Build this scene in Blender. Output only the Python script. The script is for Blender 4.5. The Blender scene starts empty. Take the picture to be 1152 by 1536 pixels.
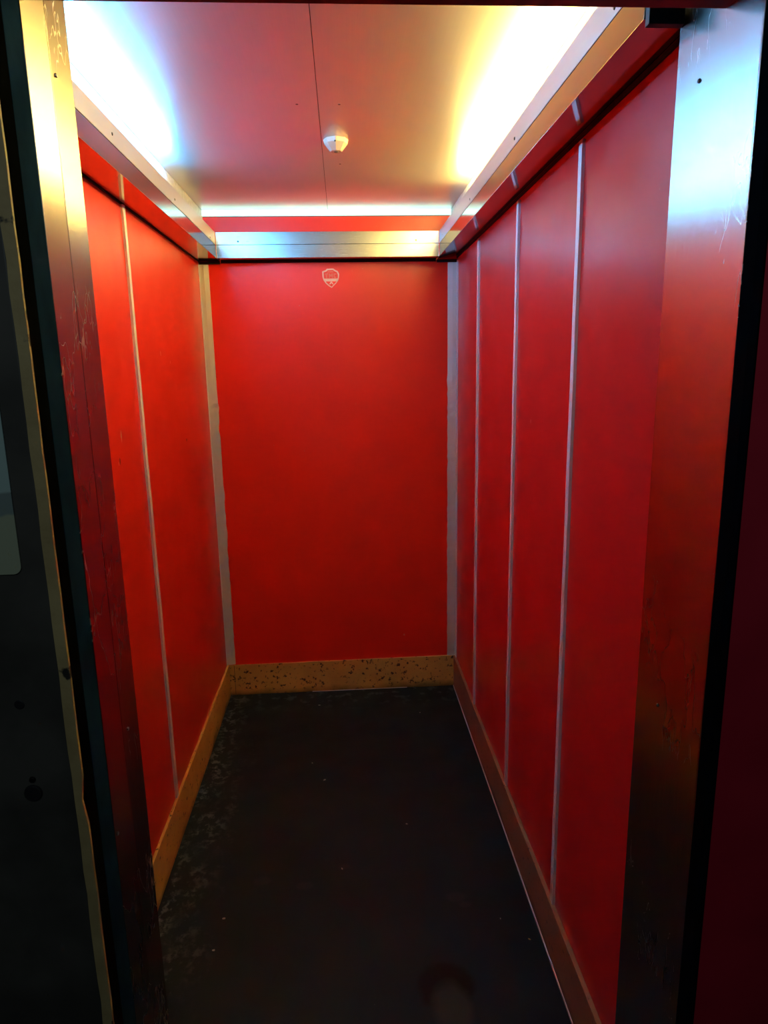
import bpy, bmesh, math, random
from mathutils import Vector, Matrix
random.seed(7)
sc = bpy.context.scene
COL = sc.collection
W, D = 1.10, 3.04            # cab width, distance from the camera to the back wall
CE = 2.180                   # ceiling height
E_ = 0.091                   # fascia inset from the walls
ZB, ZM, ZT = 1.979, 2.030, 2.079
Y0 = 1.00                    # front of the cab

# ------------------------------------------------------------ materials
class NT:
    def __init__(s, name):
        s.m = bpy.data.materials.new(name); s.m.use_nodes = True
        s.n = s.m.node_tree.nodes; s.l = s.m.node_tree.links
        s.b = s.n['Principled BSDF']
        s.tc = s.n.new('ShaderNodeTexCoord')
    def node(s, t, **k):
        n = s.n.new(t)
        for a, v in k.items(): setattr(n, a, v)
        return n
    def link(s, a, b): s.l.new(a, b)
    def mapping(s, scale=(1,1,1), rot=(0,0,0), src='Object'):
        mp = s.node('ShaderNodeMapping'); mp.inputs['Scale'].default_value = scale
        mp.inputs['Rotation'].default_value = rot
        s.link(s.tc.outputs[src], mp.inputs['Vector']); return mp.outputs[0]
    def noise(s, scale, detail=3, vec=None, rough=.5):
        n = s.node('ShaderNodeTexNoise'); n.inputs['Scale'].default_value = scale
        n.inputs['Detail'].default_value = detail; n.inputs['Roughness'].default_value = rough
        s.link(vec if vec else s.tc.outputs['Object'], n.inputs['Vector']); return n.outputs['Fac']
    def rng(s, v, a, b, c=0., d=1., smooth=False):
        r = s.node('ShaderNodeMapRange')
        if smooth: r.interpolation_type = 'SMOOTHSTEP'
        s.link(v, r.inputs[0])
        for i, x in zip((1,2,3,4), (a,b,c,d)): r.inputs[i].default_value = x
        return r.outputs[0]
    def math(s, op, a, b=None):
        m = s.node('ShaderNodeMath', operation=op)
        for i, x in enumerate((a, b)):
            if x is None: continue
            if isinstance(x, (int, float)): m.inputs[i].default_value = x
            else: s.link(x, m.inputs[i])
        return m.outputs[0]
    def mix(s, f, a, b):
        m = s.node('ShaderNodeMix', data_type='RGBA')
        s.link(f, m.inputs[0])
        for i, x in ((6, a), (7, b)):
            if isinstance(x, tuple): m.inputs[i].default_value = (*x, 1)
            else: s.link(x, m.inputs[i])
        return m.outputs[2]
    def xyz(s):
        x = s.node('ShaderNodeSeparateXYZ'); s.link(s.tc.outputs['Object'], x.inputs[0]); return x.outputs
    def bump(s, h, strength=.2, dist=.002):
        b = s.node('ShaderNodeBump'); b.inputs['Strength'].default_value = strength
        b.inputs['Distance'].default_value = dist
        s.link(h, b.inputs['Height']); s.link(b.outputs[0], s.b.inputs['Normal'])
    def color(s, c):
        if isinstance(c, tuple): s.b.inputs['Base Color'].default_value = (*c, 1)
        else: s.link(c, s.b.inputs['Base Color'])
    def rough(s, v):
        if isinstance(v, (int, float)): s.b.inputs['Roughness'].default_value = v
        else: s.link(v, s.b.inputs['Roughness'])
    def metal(s, v=1.): s.b.inputs['Metallic'].default_value = v

def plain(name, c, r=.5, metal=0., var=.12, scale=60):
    t = NT(name); n = t.noise(scale, 4)
    d = tuple(x*(1-var*2) for x in c)
    t.color(t.mix(t.rng(n, .35, .65), d, c)); t.rough(t.rng(n, .3, .7, max(r-.06, .02), r+.06)); t.metal(metal)
    return t.m

def steel(name, c=(.62,.60,.57), r=.2, streak=(40,40,1.5), scr=0., wav=0., met=1.):
    t = NT(name); v = t.mapping(streak); n = t.noise(12, 5, v, .6)
    col = t.mix(t.rng(n, .3, .7), tuple(x*.95 for x in c), c)
    ro = t.rng(n, .3, .7, max(r-.02, .02), r+.02)
    if scr:
        vo = t.node('ShaderNodeTexVoronoi', feature='DISTANCE_TO_EDGE')
        vm = t.mapping((9, 16, 5), (.4, .3, .2))
        w = t.node('ShaderNodeVectorMath', operation='ADD')
        nn = t.node('ShaderNodeTexNoise'); nn.inputs['Scale'].default_value = 3
        t.link(vm, nn.inputs['Vector']); t.link(vm, w.inputs[0]); t.link(nn.outputs['Color'], w.inputs[1])
        t.link(w.outputs[0], vo.inputs['Vector']); vo.inputs['Scale'].default_value = 1.4
        line = t.rng(vo.outputs['Distance'], .0, .022, 1, 0)
        gate = t.rng(t.noise(5, 2), .46, .62)
        f = t.math('MULTIPLY', t.math('MULTIPLY', line, gate), scr)
        col = t.mix(f, col, (.85,.78,.70)); ro = t.math('ADD', ro, t.math('MULTIPLY', f, .45))
    t.color(col); t.rough(ro); t.metal(met)
    if wav:
        t.bump(t.noise(2.2, 2, t.mapping((1,1,.6))), wav, .02)
    return t.m

def emis(name, c, s):
    t = NT(name); t.color((.9,.9,.9)); t.b.inputs['Emission Color'].default_value = (*c, 1)
    t.b.inputs['Emission Strength'].default_value = s; return t.m

def red_wall(name, spots=(), axis='yz', c=(.72,.019,.006), r=.36):
    # spots: (a, z, ra, rz, light?) nicks in the laminate, in metres on the wall plane
    t = NT(name); x, y, z = t.xyz()[:3]; a = y if axis == 'yz' else x
    n = t.noise(3, 5)
    col = t.mix(t.rng(n, .3, .7), tuple(v*.97 for v in c), c)
    ro = t.rng(t.noise(7, 6), .3, .7, r-.04, r+.05)
    sp = t.noise(140, 2)
    fine = t.rng(sp, .765, .79)
    col = t.mix(fine, col, (.75,.25,.18))
    wob = t.noise(120, 3)
    for (sa, sz, ra, rz, li) in spots:
        da = t.math('DIVIDE', t.math('SUBTRACT', a, sa), ra); dz = t.math('DIVIDE', t.math('SUBTRACT', z, sz), rz)
        q = t.math('ADD', t.math('MULTIPLY', da, da), t.math('MULTIPLY', dz, dz))
        q = t.math('ADD', q, wob)
        m = t.rng(q, 1.0, 1.5, .85, 0)
        col = t.mix(m, col, (.85,.42,.30) if li else (.05,.006,.004))
    t.color(col); t.rough(ro); t.b.inputs['Specular IOR Level'].default_value = .65; t.bump(t.noise(2.0, 2), .08, .012)
    return t.m

M = {}
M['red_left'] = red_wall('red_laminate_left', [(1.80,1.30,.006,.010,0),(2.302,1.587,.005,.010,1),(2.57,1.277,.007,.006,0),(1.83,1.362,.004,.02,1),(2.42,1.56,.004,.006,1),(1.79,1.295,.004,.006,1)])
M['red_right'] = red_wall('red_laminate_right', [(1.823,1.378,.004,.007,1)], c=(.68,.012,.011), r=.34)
M['red_back'] = red_wall('red_laminate_back', [(.85,.27,.004,.006,1)], 'xz', c=(.90,.022,.006))  # back laminate's red raised to make up for the weaker light on it
M['steel_ceiling'] = steel('brushed_steel_ceiling', (.74,.70,.68), .30, (60,.3,60), met=.88)
M['steel_upper'] = steel('satin_steel_rail', (.72,.68,.70), .40, (2,2,60), met=.85)
M['steel_back'] = steel('satin_steel_back_rail', (.70,.68,.66), .26, (2,2,60))
M['steel_lower'] = steel('polished_steel_rail', (.66,.64,.62), .12, (2,2,60))
M['steel_soffit'] = steel('polished_steel_soffit', (.50,.47,.46), .10, (1.5,1.5,1.5))
M['steel_jamb'] = steel('scratched_steel_jamb', (.44,.37,.30), .22, (30,30,1.2), .55, .05)
M['steel_jamb_r'] = steel('worn_steel_jamb', (.44,.37,.35), .23, (30,30,1.2), .18, .08)
M['alu'] = steel('aluminium_strip', (.80,.74,.77), .5, (30,30,2), met=.2)
M['alu_trim'] = steel('dented_aluminium_trim', (.72,.68,.65), .45, (10,10,2), 0, .3, met=.3)
M['screw'] = plain('screw_head', (.10,.09,.09), .35, 1.)
M['screw_bright'] = plain('bright_screw_head', (.75,.7,.65), .25, 1.)
M['black'] = plain('flat_black', (.006,.004,.006), .7)
M['dead_black'] = plain('matt_black_rubber', (.0022,.0026,.003), .85); M['dead_black'].node_tree.nodes['Principled BSDF'].inputs['Specular IOR Level'].default_value = 0.
M['dead_black'].node_tree.nodes['Principled BSDF'].inputs['Base Color'].default_value = (.002,.002,.003,1)
M['batten'] = plain('white_painted_batten', (.80,.80,.78), .4)
M['tube_cool'] = emis('cool_white_tube', (.060,.42,.88), 85)
M['tube_warm'] = emis('warm_white_tube', (1.0,.78,.19), 82)
M['tube_back'] = emis('cool_led_strip', (.36,.97,.88), 1.1)
M['knob'] = plain('cream_plastic', (.52,.33,.26), .35, 0, .03)
M['sticker'] = plain('pale_print', (.90,.52,.42), .4, 0, .04)
M['sticker_faint'] = plain('faint_print', (.86,.16,.10), .4, 0, .04)
M['header'] = plain('dark_red_paint', (.09,.006,.008), .35)
M['green'] = plain('dark_green_paint', (.012,.026,.022), .5)
M['landing_red'] = plain('landing_red_paint', (.46,.006,.028), .55, 0, .08, 8)
M['teal'] = plain('dark_teal_steel', (.009,.026,.066), .6, 0., .2, 14); M['teal'].node_tree.nodes['Principled BSDF'].inputs['Specular IOR Level'].default_value = .0
M['landing_grey'] = plain('dark_slate_paint', (.075,.064,.056), .5, 0, .2, 10)
M['chalk'] = plain('paper_crumb', (.55,.52,.45), .8)
M['yellow_crumb'] = plain('yellow_crumb', (.65,.42,.08), .7)

def kick(name, c, dark, lo=.615):
    t = NT(name); n = t.noise(9, 6, None, .6)
    base = t.mix(t.rng(n, .3, .7), tuple(v*.78 for v in c), c)
    g = t.noise(55, 4, t.mapping((1,1,1)), .6)
    col = t.mix(t.rng(g, lo, lo+.07), base, dark)
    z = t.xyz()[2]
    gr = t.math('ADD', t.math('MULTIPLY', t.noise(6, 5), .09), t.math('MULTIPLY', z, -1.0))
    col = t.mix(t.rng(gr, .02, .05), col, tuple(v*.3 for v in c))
    t.color(col); t.rough(.62); t.bump(g, .15, .002); return t.m
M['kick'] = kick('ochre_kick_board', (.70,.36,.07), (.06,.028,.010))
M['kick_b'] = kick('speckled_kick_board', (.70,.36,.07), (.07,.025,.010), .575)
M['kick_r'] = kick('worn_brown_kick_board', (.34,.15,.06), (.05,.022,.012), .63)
t = NT('worn_tan_edge'); n = t.noise(7, 6, None, .65)
col = t.mix(t.rng(n, .35, .65), (.30,.20,.085), (.46,.33,.15))
col = t.mix(t.rng(t.noise(24, 4), .64, .67), col, (.02,.016,.012))
t.color(col); t.rough(.6); t.bump(t.noise(40, 4), .4, .003); M['tan'] = t.m
t = NT('worn_sign_plate'); x, y, z = t.xyz()[:3]
n = t.math('ADD', z, t.math('MULTIPLY', t.noise(14, 3), .03))
col = t.mix(t.rng(n, 1.405, 1.412), (.36,.37,.26), (.36,.46,.44))
band = t.math('MULTIPLY', t.rng(n, 1.386, 1.389), t.rng(n, 1.414, 1.411))
col = t.mix(band, col, (.20,.24,.23))
t.color(col); t.rough(.4); M['plaque'] = t.m

# floor: black rubber, scuffed along the left wall, with one dark stain
t = NT('black_rubber_floor'); x, y, z = t.xyz()[:3]
base = t.mix(t.rng(t.noise(4, 6), .3, .7), (.0075,.0125,.0135), (.011,.0175,.019))
edge = t.math('ADD', x, t.math('MULTIPLY', t.noise(5, 3), .22))
near = t.rng(edge, .16, .30, 1, 0)
blot = t.rng(t.noise(17, 6, t.mapping((1.4,1,1)), .62), .46, .54)
fleck = t.rng(t.noise(42, 5, None, .6), .44, .56)
gate = t.rng(t.noise(7, 4, t.mapping((1.6,.8,1))), .42, .62, .12, 1)
f = t.math('MULTIPLY', t.math('MULTIPLY', t.math('MULTIPLY', near, blot), fleck), gate)
col = t.mix(f, base, (.12,.135,.135))
f2 = t.math('MULTIPLY', t.math('MULTIPLY', t.rng(y, 2.82, 2.97), t.rng(t.noise(22, 5), .55, .63)), .5)
col = t.mix(f2, col, (.10,.11,.11))
def ell(cx, cy, rx, ry, amp, w=.35):
    dx = t.math('DIVIDE', t.math('SUBTRACT', x, cx), rx); dy = t.math('DIVIDE', t.math('SUBTRACT', y, cy), ry)
    q = t.math('ADD', t.math('MULTIPLY', dx, dx), t.math('MULTIPLY', dy, dy))
    q = t.math('ADD', q, t.math('MULTIPLY', t.noise(24, 3), amp))
    return t.rng(q, 1, 1+w, 1, 0)
col = t.mix(ell(.805, 1.402, .082, .075, .8), col, (.0006,.0006,.0008))
col = t.mix(ell(.812, 1.340, .048, .075, 1.0, .9), col, (.030,.034,.024))
for cx, cy, r_ in ((.30,1.80,.018),(.43,1.77,.016),(.88,1.69,.02),(.90,1.66,.012),(.55,1.84,.012)):
    col = t.mix(t.math('MULTIPLY', ell(cx, cy, r_*1.6, r_, 1.0, .8), .5), col, (.03,.03,.032))
col = t.mix(t.rng(t.noise(190, 2), .77, .79), col, (.10,.10,.09))
t.color(col); t.rough(t.rng(t.noise(9, 5), .3, .7, .42, .6)); t.b.inputs['Specular IOR Level'].default_value = .15
t.bump(t.noise(160, 3), .25, .0015); M['floor'] = t.m
M['landing_floor'] = plain('dark_landing_floor', (.02,.02,.022), .6)

# ------------------------------------------------------------ geometry helpers
def box(bm, a, b):
    x0,y0,z0 = a; x1,y1,z1 = b
    v = [bm.verts.new(p) for p in ((x0,y0,z0),(x1,y0,z0),(x1,y1,z0),(x0,y1,z0),(x0,y0,z1),(x1,y0,z1),(x1,y1,z1),(x0,y1,z1))]
    for f in ((0,3,2,1),(4,5,6,7),(0,1,5,4),(1,2,6,5),(2,3,7,6),(3,0,4,7)): bm.faces.new([v[i] for i in f])
def prism(bm, pts, off):
    """pts: 3D loop, off: extrusion vector"""
    a = [bm.verts.new(p) for p in pts]; b = [bm.verts.new(Vector(p)+Vector(off)) for p in pts]
    bm.faces.new(a[::-1]); bm.faces.new(b)
    n = len(pts)
    for i in range(n): bm.faces.new((a[i], a[(i+1)%n], b[(i+1)%n], b[i]))
def cyl(bm, p, axis, r, h, n=16, r2=None):
    ax = Vector(axis).normalized(); u = ax.orthogonal().normalized(); w = ax.cross(u)
    r2 = r if r2 is None else r2
    A = [bm.verts.new(Vector(p)+r*(math.cos(i*math.tau/n)*u+math.sin(i*math.tau/n)*w)) for i in range(n)]
    B = [bm.verts.new(Vector(p)+ax*h+r2*(math.cos(i*math.tau/n)*u+math.sin(i*math.tau/n)*w)) for i in range(n)]
    bm.faces.new(A[::-1]); bm.faces.new(B)
    for i in range(n): bm.faces.new((A[i], A[(i+1)%n], B[(i+1)%n], B[i]))
def obj(name, bm, mat, parent=None, bev=0., smooth=False, keep=False):
    bmesh.ops.recalc_face_normals(bm, faces=bm.faces)
    me = bpy.data.meshes.new(name); bm.to_mesh(me); bm.free(); me.materials.append(M[mat] if isinstance(mat, str) else mat)
    o = bpy.data.objects.new(name, me); COL.objects.link(o)
    if parent:
        o.parent = parent; o.matrix_parent_inverse = Matrix.Translation(parent.location).inverted()
    if bev:
        md = o.modifiers.new('Bevel', 'BEVEL'); md.width = bev; md.segments = 2; md.limit_method = 'ANGLE'
    if smooth:
        for p in me.polygons: p.use_smooth = True
    return o
def bx(name, a, b, mat, parent=None, bev=0.):
    bm = bmesh.new(); box(bm, a, b); return obj(name, bm, mat, parent, bev)
def tag(o, label=None, cat=None, group=None, kind=None):
    for k, v in (('label',label),('category',cat),('group',group),('kind',kind)):
        if v: o[k] = v
    return o
def struct(o, label=None):
    o['kind'] = 'structure'
    if label: o['label'] = label
    return o
def thing(name, loc, label, cat, group=None):
    o = bpy.data.objects.new(name, None); COL.objects.link(o); o.location = loc; o.empty_display_size = .05
    return tag(o, label, cat, group)
def rename(o, n): o.name = n; return o

# ------------------------------------------------------------ the cab shell
struct(bx('floor', (-.02,Y0-.01,-.03), (W+.02,D+.02,0), 'floor'), 'scuffed black rubber lift floor with a dark round stain')
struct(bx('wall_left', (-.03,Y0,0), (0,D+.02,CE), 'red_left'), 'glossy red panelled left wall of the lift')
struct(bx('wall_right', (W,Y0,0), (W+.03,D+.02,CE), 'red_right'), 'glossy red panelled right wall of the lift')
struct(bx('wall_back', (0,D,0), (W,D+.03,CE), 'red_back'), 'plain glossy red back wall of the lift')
# the ceiling: two brushed sheets butted under a backing plate
ce = struct(bx('ceiling', (-.02,Y0-.02,CE+.004), (W+.02,D+.02,CE+.02), 'black'), 'brushed steel lift ceiling with a central joint')
SX = .550
for a, b in ((-.0, SX-.0008), (SX+.0008, W)):
    bx('ceiling_sheet', (a,Y0-.02,CE), (b,D,CE+.004), 'steel_ceiling', ce)
for hx, hy in ((.497,1.88),(.603,1.88),(.604,2.387)):
    bm = bmesh.new(); cyl(bm, (hx,hy,CE-.0006), (0,0,1), .0035, .0012, 12); obj('rivet_hole', bm, 'screw', ce)
# bright band at the top of the back wall, modelled as a glowing strip
ls = thing('light_strip', (W/2,D,2.168), 'bright cool white light strip along the top of the back wall', 'lamp')
bx('diffuser', (.031,D-.016,2.1575), (W-.031,D,CE-.0005), 'tube_back', ls)
bx('lip', (.031,D-.003,2.1555), (W-.031,D,2.1574), 'screw', ls)

# kick boards
def kickboard(nm, a, b, mat, lab, edge=None):
    o = struct(bx(nm, a, b, mat, None, .0015), lab)
    if edge: bx('metal_edging', edge[0], edge[1], 'alu', o)
    return o
KH = .155
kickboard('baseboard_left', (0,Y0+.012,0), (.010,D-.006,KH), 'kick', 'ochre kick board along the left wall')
bm = bmesh.new(); N = 24
for i in range(N):
    x0 = .0105+(W-.0105)*i/N; x1 = .0105+(W-.0105)*(i+1)/N
    box(bm, (x0,D-.010-.0012*math.sin(i*1.3),0), (x1,D,KH-.004+.005*i/N))
bmesh.ops.remove_doubles(bm, verts=bm.verts, dist=1e-5)
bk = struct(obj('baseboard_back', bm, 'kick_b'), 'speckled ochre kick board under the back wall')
bx('joint', (.033,D-.0135,.006), (.0345,D-.0112,KH-.004), 'black', bk)
bx('metal_edging', (.40,D-.0125,0), (.86,D-.0115,.003), 'alu', bk)
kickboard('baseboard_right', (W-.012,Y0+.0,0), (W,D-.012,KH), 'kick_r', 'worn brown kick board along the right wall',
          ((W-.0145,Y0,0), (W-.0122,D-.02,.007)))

# wall joint strips: thin aluminium T bars
def strip(nm, x, side, y, lab):
    h, w = .007, .010
    a, b = (x-h, x) if side > 0 else (x, x+h)
    bm = bmesh.new(); n = 40
    z0, z1 = KH-.002, ZB-.002
    for i in range(n):
        za = z0+(z1-z0)*i/n; zb = z0+(z1-z0)*(i+1)/n
        j = .0008*math.sin(i*.9+y*7)
        box(bm, (a,y-w+j,za), (b,y+w+j,zb))
    return struct(obj(nm, bm, 'alu', None, 0), lab)
strip('trim_2', 0, -1, 2.02, 'thin aluminium joint strip on the left wall')
strip('trim_3', W, 1, 1.482, 'aluminium joint strip on the right wall nearest the doorway')
strip('trim_4', W, 1, 1.993, 'middle aluminium joint strip on the right wall')
strip('trim_5', W, 1, 2.553, 'aluminium joint strip on the right wall nearest the back corner')
# dented corner angles
def corner(nm, xs, xe, side, lab):
    bm = bmesh.new(); n = 90; z0, z1 = KH+.001, ZB-.004
    rnd = random.Random(3 if side < 0 else 5)
    rows = []
    for i in range(n+1):
        z = z0+(z1-z0)*i/n
        j = 0.
        if z < 1.45: j = rnd.uniform(-.0012,.0012)
        for (dz, am) in (((1.37,.004),(1.28,-.004),(.98,.003),(.80,.004),(.72,-.003)) if side < 0 else ((1.47,-.003),(1.1,.002),(.75,-.002))):
            j += am*math.exp(-((z-dz)/.018)**2)
        free = xe+j if side < 0 else xs+j
        a, b = (xs, free) if side < 0 else (free, xe)
        m = (a+b)/2
        yy = D-.008+j*1.2
        rows.append([bm.verts.new(p) for p in ((a,D-.004 if side>0 else D-.009,z),(m,yy,z),(b,D-.009 if side>0 else D-.004,z),(b,D-.0005,z),(a,D-.0005,z))])
    for r0, r1 in zip(rows, rows[1:]):
        for k in range(5): bm.faces.new((r0[k], r0[(k+1)%5], r1[(k+1)%5], r1[k]))
    bm.faces.new(rows[0]); bm.faces.new(rows[-1][::-1])
    o = struct(obj(nm, bm, 'alu_trim'), lab)
    # the leg that lies on the side wall
    if side < 0: bx('side_flange', (.0003,D-.018,z0), (.003,D-.009,z1), 'alu', o)
    else: bx('side_flange', (W-.005,D-.034,z0), (W-.0003,D-.0095,z1), 'alu', o)
    return o
corner('trim_6', .0005, .040, -1, 'dented grey metal strip in the back left corner')
corner('trim_7', 1.058, W-.0005, 1, 'dented grey metal strip in the back right corner')

# ------------------------------------------------------------ steel fascias that hide the lamps
def screw(p, axis, parent, mat='screw', r=.0038):
    bm = bmesh.new(); ax = Vector(axis); p = Vector(p)
    cyl(bm, p, ax, r, .0016, 14, r*.75)
    return obj('screw', bm, mat, parent, 0)
def fascia_side(side, label):
    xi = E_ if side < 0 else W-E_         # room face
    s = -side                              # direction of the room
    t = .0015
    root = thing('light_fascia', (xi, (Y0+D)/2, ZB), label, 'lamp cover', None)
    ye = D-E_
    def sl(nm, x0, x1, z0, z1, mat, y0=Y0+.0, y1=ye, bev=.0006):
        return bx(nm, (min(x0,x1),y0,z0), (max(x0,x1),y1,z1), mat, root, bev)
    sl('backing_plate', xi-s*.0035, xi-s*.0016, ZB+.002, ZT-.002, 'black', bev=0)
    sl('upper_rail', xi-s*t, xi, ZM+.0012, ZT, 'steel_upper')
    sl('lower_rail', xi-s*t, xi, ZB, ZM-.0012, 'steel_lower')
    # soffit: from the room edge to the wall
    xw = .0 if side < 0 else W
    zi, zw = (ZB, ZB+.001) if side < 0 else (ZB, ZB+.0145)
    bm = bmesh.new(); yE = D
    sl('end_shade', xw+s*.001, xi-s*.0005, ZB-.012, ZB-.0005, 'black', D-.0135, D-.0095, 0)  # black bar in place of the shade under the soffit's back end
    prism(bm, ((xi-s*.0002,Y0,zi),(xw,Y0,zw),(xw,Y0,zw+.0015),(xi-s*.0002,Y0,zi+.0015)), (0,yE-Y0-.002,0))
    obj('soffit', bm, 'steel_soffit', root)
    # black strip standing in for the shadow where the soffit meets the wall
    g = .0035
    sl('soffit_shade', xw, xw+s*g, ZB-.0025 if side < 0 else ZB+.005, ZB if side < 0 else ZB+.0125, 'black', Y0, D-.001, 0)
    for y, z in (((1.19,2.052),(1.689,2.052),(2.267,2.047),(2.835,2.041)) if side < 0 else ((1.107,2.043),(1.699,2.046),(2.262,2.043),(2.853,2.046))):
        screw((xi,y,z), (s,0,0), root, 'screw' if y < 2.8 else 'screw_bright')
    return root
fascia_side(-1, 'long steel fascia hiding the lamp over the left wall')
fascia_side(1, 'long steel fascia hiding the lamp over the right wall')
rb = thing('light_fascia', (W/2, D-E_, ZB), 'short steel fascia across the top of the back wall', 'lamp cover')
yb = D-E_
bx('backing_plate', (E_+.0018,yb+.0016,ZB+.002), (W-E_-.0018,yb+.0035,ZT-.002), 'black', rb)
bx('upper_rail', (E_+.0018,yb,ZM+.0008), (W-E_-.0018,yb+.0015,ZT), 'steel_back', rb, .0005)
bx('lower_rail', (E_+.0018,yb,ZB), (W-E_-.0018,yb+.0015,ZM-.0004), 'steel_back', rb, .0005)
bx('soffit', (E_+.0018,yb+.0002,ZB+.0002), (W-E_-.0018,D,ZB+.0016), 'steel_soffit', rb)
bx('soffit_shade', (E_+.0018,D-.004,ZB-.007), (W-E_-.0018,D-.0002,ZB), 'black', rb)  # dark strip drawn for the shade under the back soffit
for x in (.182,.912): screw((x,yb,2.043), (0,-1,0), rb)

# ------------------------------------------------------------ the lamps in the troughs
def lamp_y(x, xb0, xb1, y0, y1, mat, label):
    root = thing('tube_lamp', (x,(y0+y1)/2,ZT), label, 'lamp')
    bx('batten', (xb0,Y0+.02,2.00), (xb1,D-.004,CE-.001), 'batten', root, .001)
    bm = bmesh.new(); ns = 12; L = (y1-y0-.06)/ns; rings = []
    for i in range(ns+1):
        rings.append([bm.verts.new((x+.013*math.cos(a*math.tau/14), y0+.03+i*L, 2.098+.013*math.sin(a*math.tau/14))) for a in range(14)])
    for r0, r1 in zip(rings, rings[1:]):
        for a in range(14): bm.faces.new((r0[a], r0[(a+1)%14], r1[(a+1)%14], r1[a]))
    obj('tube', bm, mat, root, 0, True)
    for ya, yb_ in ((y0,y0+.03),(y1-.03,y1)):
        bm = bmesh.new(); cyl(bm, (x,ya,2.098), (0,1,0), .0145, yb_-ya, 20); obj('end_cap', bm, 'batten', root)
        bx('lamp_holder', (min(x,xb1 if x>xb1 else xb0),ya,2.085), (max(x,xb1 if x>xb1 else xb0),yb_,2.110), 'batten', root)
    return root
lamp_y(.052, 0, .030, 1.05, 2.42, 'tube_cool', 'cool white tube lamp behind the left fascia')
lamp_y(W-.052, W-.030, W, 1.05, 2.64, 'tube_warm', 'warm white tube lamp behind the right fascia')
# ------------------------------------------------------------ small things in the cab
k = thing('ceiling_lamp_knob', (.592,2.15,CE-.02), 'small cream faceted plastic cup hanging beside the ceiling joint', 'ceiling fitting')
bm = bmesh.new(); cyl(bm, (.592,2.15,CE), (0,0,-1), .037, .012, 8, .034); cyl(bm, (.592,2.15,CE-.012), (0,0,-1), .034, .020, 8, .017)
obj('cup', bm, 'knob', k, .0008)
bm = bmesh.new(); cyl(bm, (.592,2.15,CE-.0318), (0,0,-1), .006, .0015, 10); obj('screw', bm, 'screw', k)
bm = bmesh.new(); cyl(bm, (.590,2.117,CE-.012), (0,-1,-.3), .0025, .002, 10); obj('screw', bm, 'screw', k)

# crest printed on the back wall
cx, cz = .554, 1.908
cr = thing('crest_sticker', (cx,D,cz), 'small pale shield shaped crest sticker high on the red back wall', 'sticker')
Y = D-.0006
def P(u, v): return (cx+u*.037, Y, cz+v*.040)
outer = [(-.98,.70),(-.60,.80),(-.42,.96),(.30,.98),(.52,.84),(.84,.70),(.97,.42),(.95,.10),(.84,-.25),(.62,-.52),(.30,-.78),(.08,-1.0),(-.25,-.82),(-.62,-.52),(-.86,-.20),(-.97,.15)]
inner = [(u*.84+.01, v*.86-.01) for u, v in outer]
bm = bmesh.new()
n = len(outer)
A = [bm.verts.new(P(*q)) for q in outer]; B = [bm.verts.new(P(*q)) for q in inner]
A2 = [bm.verts.new(Vector(P(*q))+Vector((0,.0006,0))) for q in outer]; B2 = [bm.verts.new(Vector(P(*q))+Vector((0,.0006,0))) for q in inner]
for i in range(n):
    j = (i+1) % n
    bm.faces.new((A[i],A[j],B[j],B[i])); bm.faces.new((A[i],A[j],A2[j],A2[i])); bm.faces.new((B[i],B[j],B2[j],B2[i]))
obj('shield_outline', bm, 'sticker', cr)
def poly(nm, loops, mat):
    bm = bmesh.new()
    for l in loops: prism(bm, [P(*q) for q in l], (0,.0006,0))
    return obj(nm, bm, mat, cr)
poly('lettering_band', [[(-.80,-.04),(.88,-.04),(.80,-.33),(-.68,-.33)]], 'sticker')
poly('top_bar', [[(-.35,.72),(.30,.72),(.34,.60),(-.38,.60)]], 'sticker_faint')
poly('monogram', [[(-.66,.46),(-.30,.52),(-.30,.40),(-.42,.38),(-.40,.02),(-.56,.02),(-.58,.34),(-.66,.34)],
     [(-.22,.48),(-.10,.48),(.02,.30),(.12,.48),(.24,.48),(.24,.02),(.12,.02),(.11,.26),(.02,.12),(-.08,.26),(-.09,.02),(-.22,.02)],
     [(.34,.48),(.66,.46),(.66,.36),(.46,.37),(.46,.14),(.64,.14),(.62,.02),(.34,.02)]], 'sticker_faint')
poly('emblem', [[(-.02,-.36),(.12,-.36),(.30,-.62),(.16,-.62),(.05,-.50),(-.06,-.62),(-.22,-.62)]], 'sticker')

# crumbs of litter on the floor
crumbs = [(.437,2.889,.010,0,'white crumb on the floor in front of the back kick board, left of centre'),
 (.895,2.777,.007,0,'pale crumb on the floor near the back right corner'),
 (.425,2.42,.006,0,'tiny pale crumb on the mid floor, left one of a close pair'),
 (.477,2.303,.009,0,'pale flake on the mid floor, right one of a close pair'),
 (.764,2.025,.006,0,'tiny white crumb in the middle of the dark floor, right of centre'),
 (.543,1.832,.006,0,'small pale crumb in the middle of the near floor'),
 (.207,1.663,.009,0,'white crumb on the floor beside the left scuff marks'),
 (.197,1.556,.009,0,'long pale crumb on the floor close to the left door jamb'),
 (1.052,1.525,.007,1,'yellow crumb on the floor by the right kick board'),
 (.99,1.60,.005,0,'tiny pale crumb left of the yellow crumb')]
for (x, y, s, c, lab) in crumbs:
    bm = bmesh.new(); rn = random.Random(int(x*1000)); pts = []
    a0 = rn.uniform(0, 6)
    for i in range(6):
        a = i*math.tau/6; r = s*.5*rn.uniform(.6,1.1)
        u, v = r*math.cos(a)*1.3, r*math.sin(a)*.7
        pts.append((x+u*math.cos(a0)-v*math.sin(a0), y+u*math.sin(a0)+v*math.cos(a0), 0))
    prism(bm, pts, (0,0,.0016)); tag(obj('crumb', bm, 'yellow_crumb' if c else 'chalk'), lab, 'litter')

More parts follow.
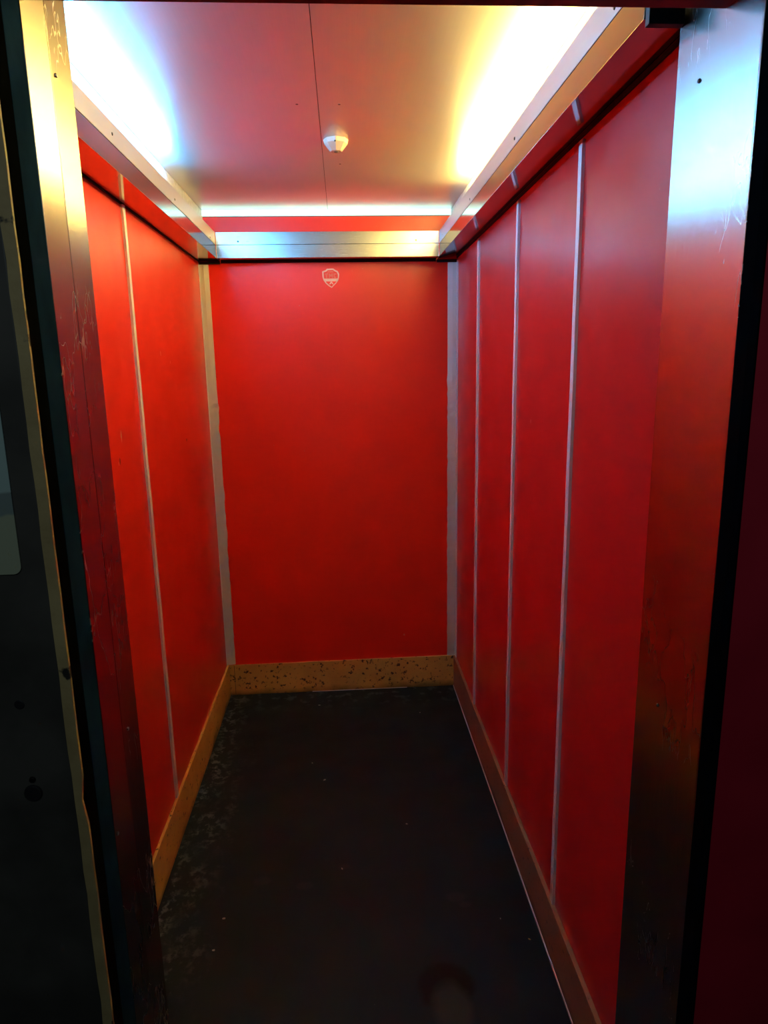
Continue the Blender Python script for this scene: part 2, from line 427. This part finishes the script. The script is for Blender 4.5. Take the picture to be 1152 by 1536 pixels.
# ------------------------------------------------------------ doorway
# left jamb: two steel sheets, the inner one a hair's breadth turned
JL, JR = .250, 1.060
def slab(nm, pts, z0, z1, mat, parent, bev=.0006):
    bm = bmesh.new(); prism(bm, [(x,y,z0) for x, y in pts], (0,0,z1-z0)); return obj(nm, bm, mat, parent, bev)
jl = thing('door_jamb', (JL-.01,.92,0), 'scratched steel door jamb on the left of the doorway', 'door jamb')
slab('outer_sheet', [(.2363,.8939),(.2450,.9430),(.2410,.9430),(.2323,.8939)], 0, 2.02, 'steel_jamb', jl)
slab('inner_sheet', [(.2452,.9436),(JL,Y0),(JL-.004,Y0),(.2412,.9436)], 0, 2.10, 'steel_jamb', jl)
slab('return_sheet', [(JL-.004,Y0-.004),(JL-.004,Y0),(-.02,Y0),(-.02,Y0-.004)], 0, CE, 'steel_jamb', jl)
screw((JL-.0038,.955,1.890), (1,0,0), jl, 'screw_bright', .003); screw((JL-.0034,.961,.995), (1,0,0), jl, 'screw_bright', .003)
screw((.2375,.90,.86), (1,0,0), jl, 'screw', .003)
jr = thing('door_jamb', (JR+.01,.91,0), 'mirror-like steel door jamb on the right of the doorway', 'door jamb')
slab('face_sheet', [(1.0775,.833),(JR,Y0),(JR+.004,Y0),(1.0815,.833)], 0, 2.10, 'steel_jamb_r', jr)
slab('folded_lip', [(1.0762,.829),(1.0762,.8325),(1.092,.8325),(1.092,.829)], 0, 1.947, 'steel_jamb_r', jr)
slab('return_sheet', [(JR+.004,Y0-.004),(JR+.004,Y0),(W+.02,Y0),(W+.02,Y0-.004)], 0, CE, 'steel_jamb_r', jr)
screw((JR+.0052,.947,1.885), (-1,0,0), jr, 'screw', .003); screw((JR+.0060,.939,1.005), (-1,0,0), jr, 'screw_bright', .003)
# dark bracket between the end of the right fascia and the jamb
tag(bx('bracket', (1.0105,Y0-.0139,1.968), (JR-.0005,Y0-.001,2.09), 'green', None, .001),
    'dark green metal bracket where the right fascia meets the door jamb', 'bracket')
# door header
h = thing('door_header', (.65,.85,1.95), 'dark red door header across the top of the doorway', 'door header')
bx('header_beam', (.20,.765,1.948), (1.10,.905,2.15), 'header', h, .002)
bx('transom', (.20,.908,2.010), (1.10,Y0-.014,2.19), 'header', h, .001)

# landing side, left: dark steel reveal, worn tan edge, slate door face with a sign plate
rv = thing('door_reveal', (.25,.80,0), 'dark teal steel reveal between the left jamb and the worn tan edge', 'door frame')
slab('reveal_plate', [(.2425,.8305),(.2358,.8932),(.205,.8932),(.205,.8305)], 0, 1.947, 'teal', rv, .001)
slab('rubber_seal', [(.2565,.767),(.2425,.830),(.205,.830),(.205,.767)], 0, 1.947, 'dead_black', rv, .001)
ld = thing('landing_door', (.05,.77,0), 'dark slate landing door face at the far left with worn tan edge', 'door')
bx('door_face', (-.35,.752,0), (.2500,.766,2.30), 'landing_grey', ld, .002)
bm = bmesh.new(); n = 70; rows = []
for i in range(n+1):
    z = 2.3*i/n; j = random.uniform(-.0009,.0009)
    if .98 < z < 1.06: j2 = -.004*math.exp(-((z-1.02)/.02)**2)
    else: j2 = 0
    rows.append([bm.verts.new(p) for p in ((.2500+j,.7500,z),(.2625+j2+j*.5,.7505,z),(.2625+j2+j*.5,.7545,z),(.2500+j,.7545,z))])
for r0, r1 in zip(rows, rows[1:]):
    for q in range(4): bm.faces.new((r0[q], r0[(q+1)%4], r1[(q+1)%4], r1[q]))
bm.faces.new(rows[0]); bm.faces.new(rows[-1][::-1])
tag(obj('edge_strip', bm, 'tan', ld), 'worn tan edge strip')
bm = bmesh.new(); cyl(bm, (.202,.752,1.032), (0,-1,0), .011, .003, 20, .010); obj('keyhole_cover', bm, 'black', ld, .0005)
bm = bmesh.new(); cyl(bm, (.203,.752,1.050), (0,-1,0), .004, .003, 16, .003); obj('lock_pin', bm, 'screw', ld, .0004)
bm = bmesh.new(); cyl(bm, (.200,.752,1.148), (0,-1,0), .006, .0008, 16, .005); obj('plugged_hole', bm, 'black', ld)
# rounded plate
bm = bmesh.new(); pts = []; x0, x1, z0, z1, r = .105, .224, 1.308, 1.56, .009
for (ax, az, s0) in ((x1-r,z0+r,-90),(x1-r,z1-r,0),(x0+r,z1-r,90),(x0+r,z0+r,180)):
    for q in range(7):
        a = math.radians(s0+q*15); pts.append((ax+r*math.cos(a), .7512, az+r*math.sin(a)))
prism(bm, pts, (0,-.0015,0))
tag(obj('sign_plate', bm, 'plaque'), 'pale worn sign plate with rounded corners on the dark landing door', 'sign')
# landing side, right: black reveal and red wall
br = tag(slab('door_frame_seal', [(1.0556,.7656),(1.0766,.8285),(1.11,.8285),(1.11,.7656)], 0, 1.947, 'dead_black', None, .001),
         'black recessed frame strip between the right jamb and the red landing wall', 'door frame')
bx('edge_cover', (1.0530,.7490,0), (1.0553,.7654,1.947), 'dead_black', br)  # black cover added so the red panel's cab-lit side edge stays dark
struct(bx('wall_front_right', (1.0556,.751,0), (1.75,.765,2.30), 'landing_red'), 'dark red landing wall at the right edge')
struct(bx('wall_front_left', (-.75,.752,0), (-.351,.79,2.30), 'landing_grey'))
struct(bx('floor_landing', (-.75,-1.3,-.03), (1.75,Y0-.011,0), 'landing_floor'))

# ------------------------------------------------------------ light on the landing, world, camera
ld_ = bpy.data.lights.new('landing_light', 'AREA'); ld_.shape = 'RECTANGLE'; ld_.size = 1.6; ld_.size_y = .5
ld_.energy = 3; ld_.color = (.72,.95,1.0)
lo = bpy.data.objects.new('landing_light', ld_); COL.objects.link(lo); lo.location = (.55,-.75,2.35)
lo.rotation_euler = (math.radians(55),0,0)
w = bpy.data.worlds.new('world'); sc.world = w; w.use_nodes = True
w.node_tree.nodes['Background'].inputs[0].default_value = (.35,.5,.7,1); w.node_tree.nodes['Background'].inputs[1].default_value = .004
cam = bpy.data.cameras.new('camera'); co = bpy.data.objects.new('camera', cam); COL.objects.link(co)
cam.sensor_fit = 'VERTICAL'; cam.sensor_height = 36; cam.lens = 1010.4958/1536*36; cam.clip_start = .02
R = ((0.99799016,-0.06076481,-0.01797973),(0.0302467,0.20745119,0.97777765),(0.05568456,0.97635631,-0.20887219))
m = Matrix.Identity(4)
for i in range(3):
    m[i][0] = R[0][i]; m[i][1] = R[1][i]; m[i][2] = -R[2][i]
m.translation = (.5903,0,1.5272); co.matrix_world = m
sc.camera = co
sc.view_settings.view_transform = 'Standard'; sc.view_settings.look = 'None'
sc.view_settings.gamma = 1; sc.view_settings.use_curve_mapping = False
sc.view_settings.exposure = 0.35
sc.cycles.max_bounces = 10; sc.cycles.diffuse_bounces = 6; sc.cycles.glossy_bounces = 8
sc.cycles.caustics_reflective = True; sc.cycles.blur_glossy = .4
sc.cycles.sample_clamp_indirect = 12
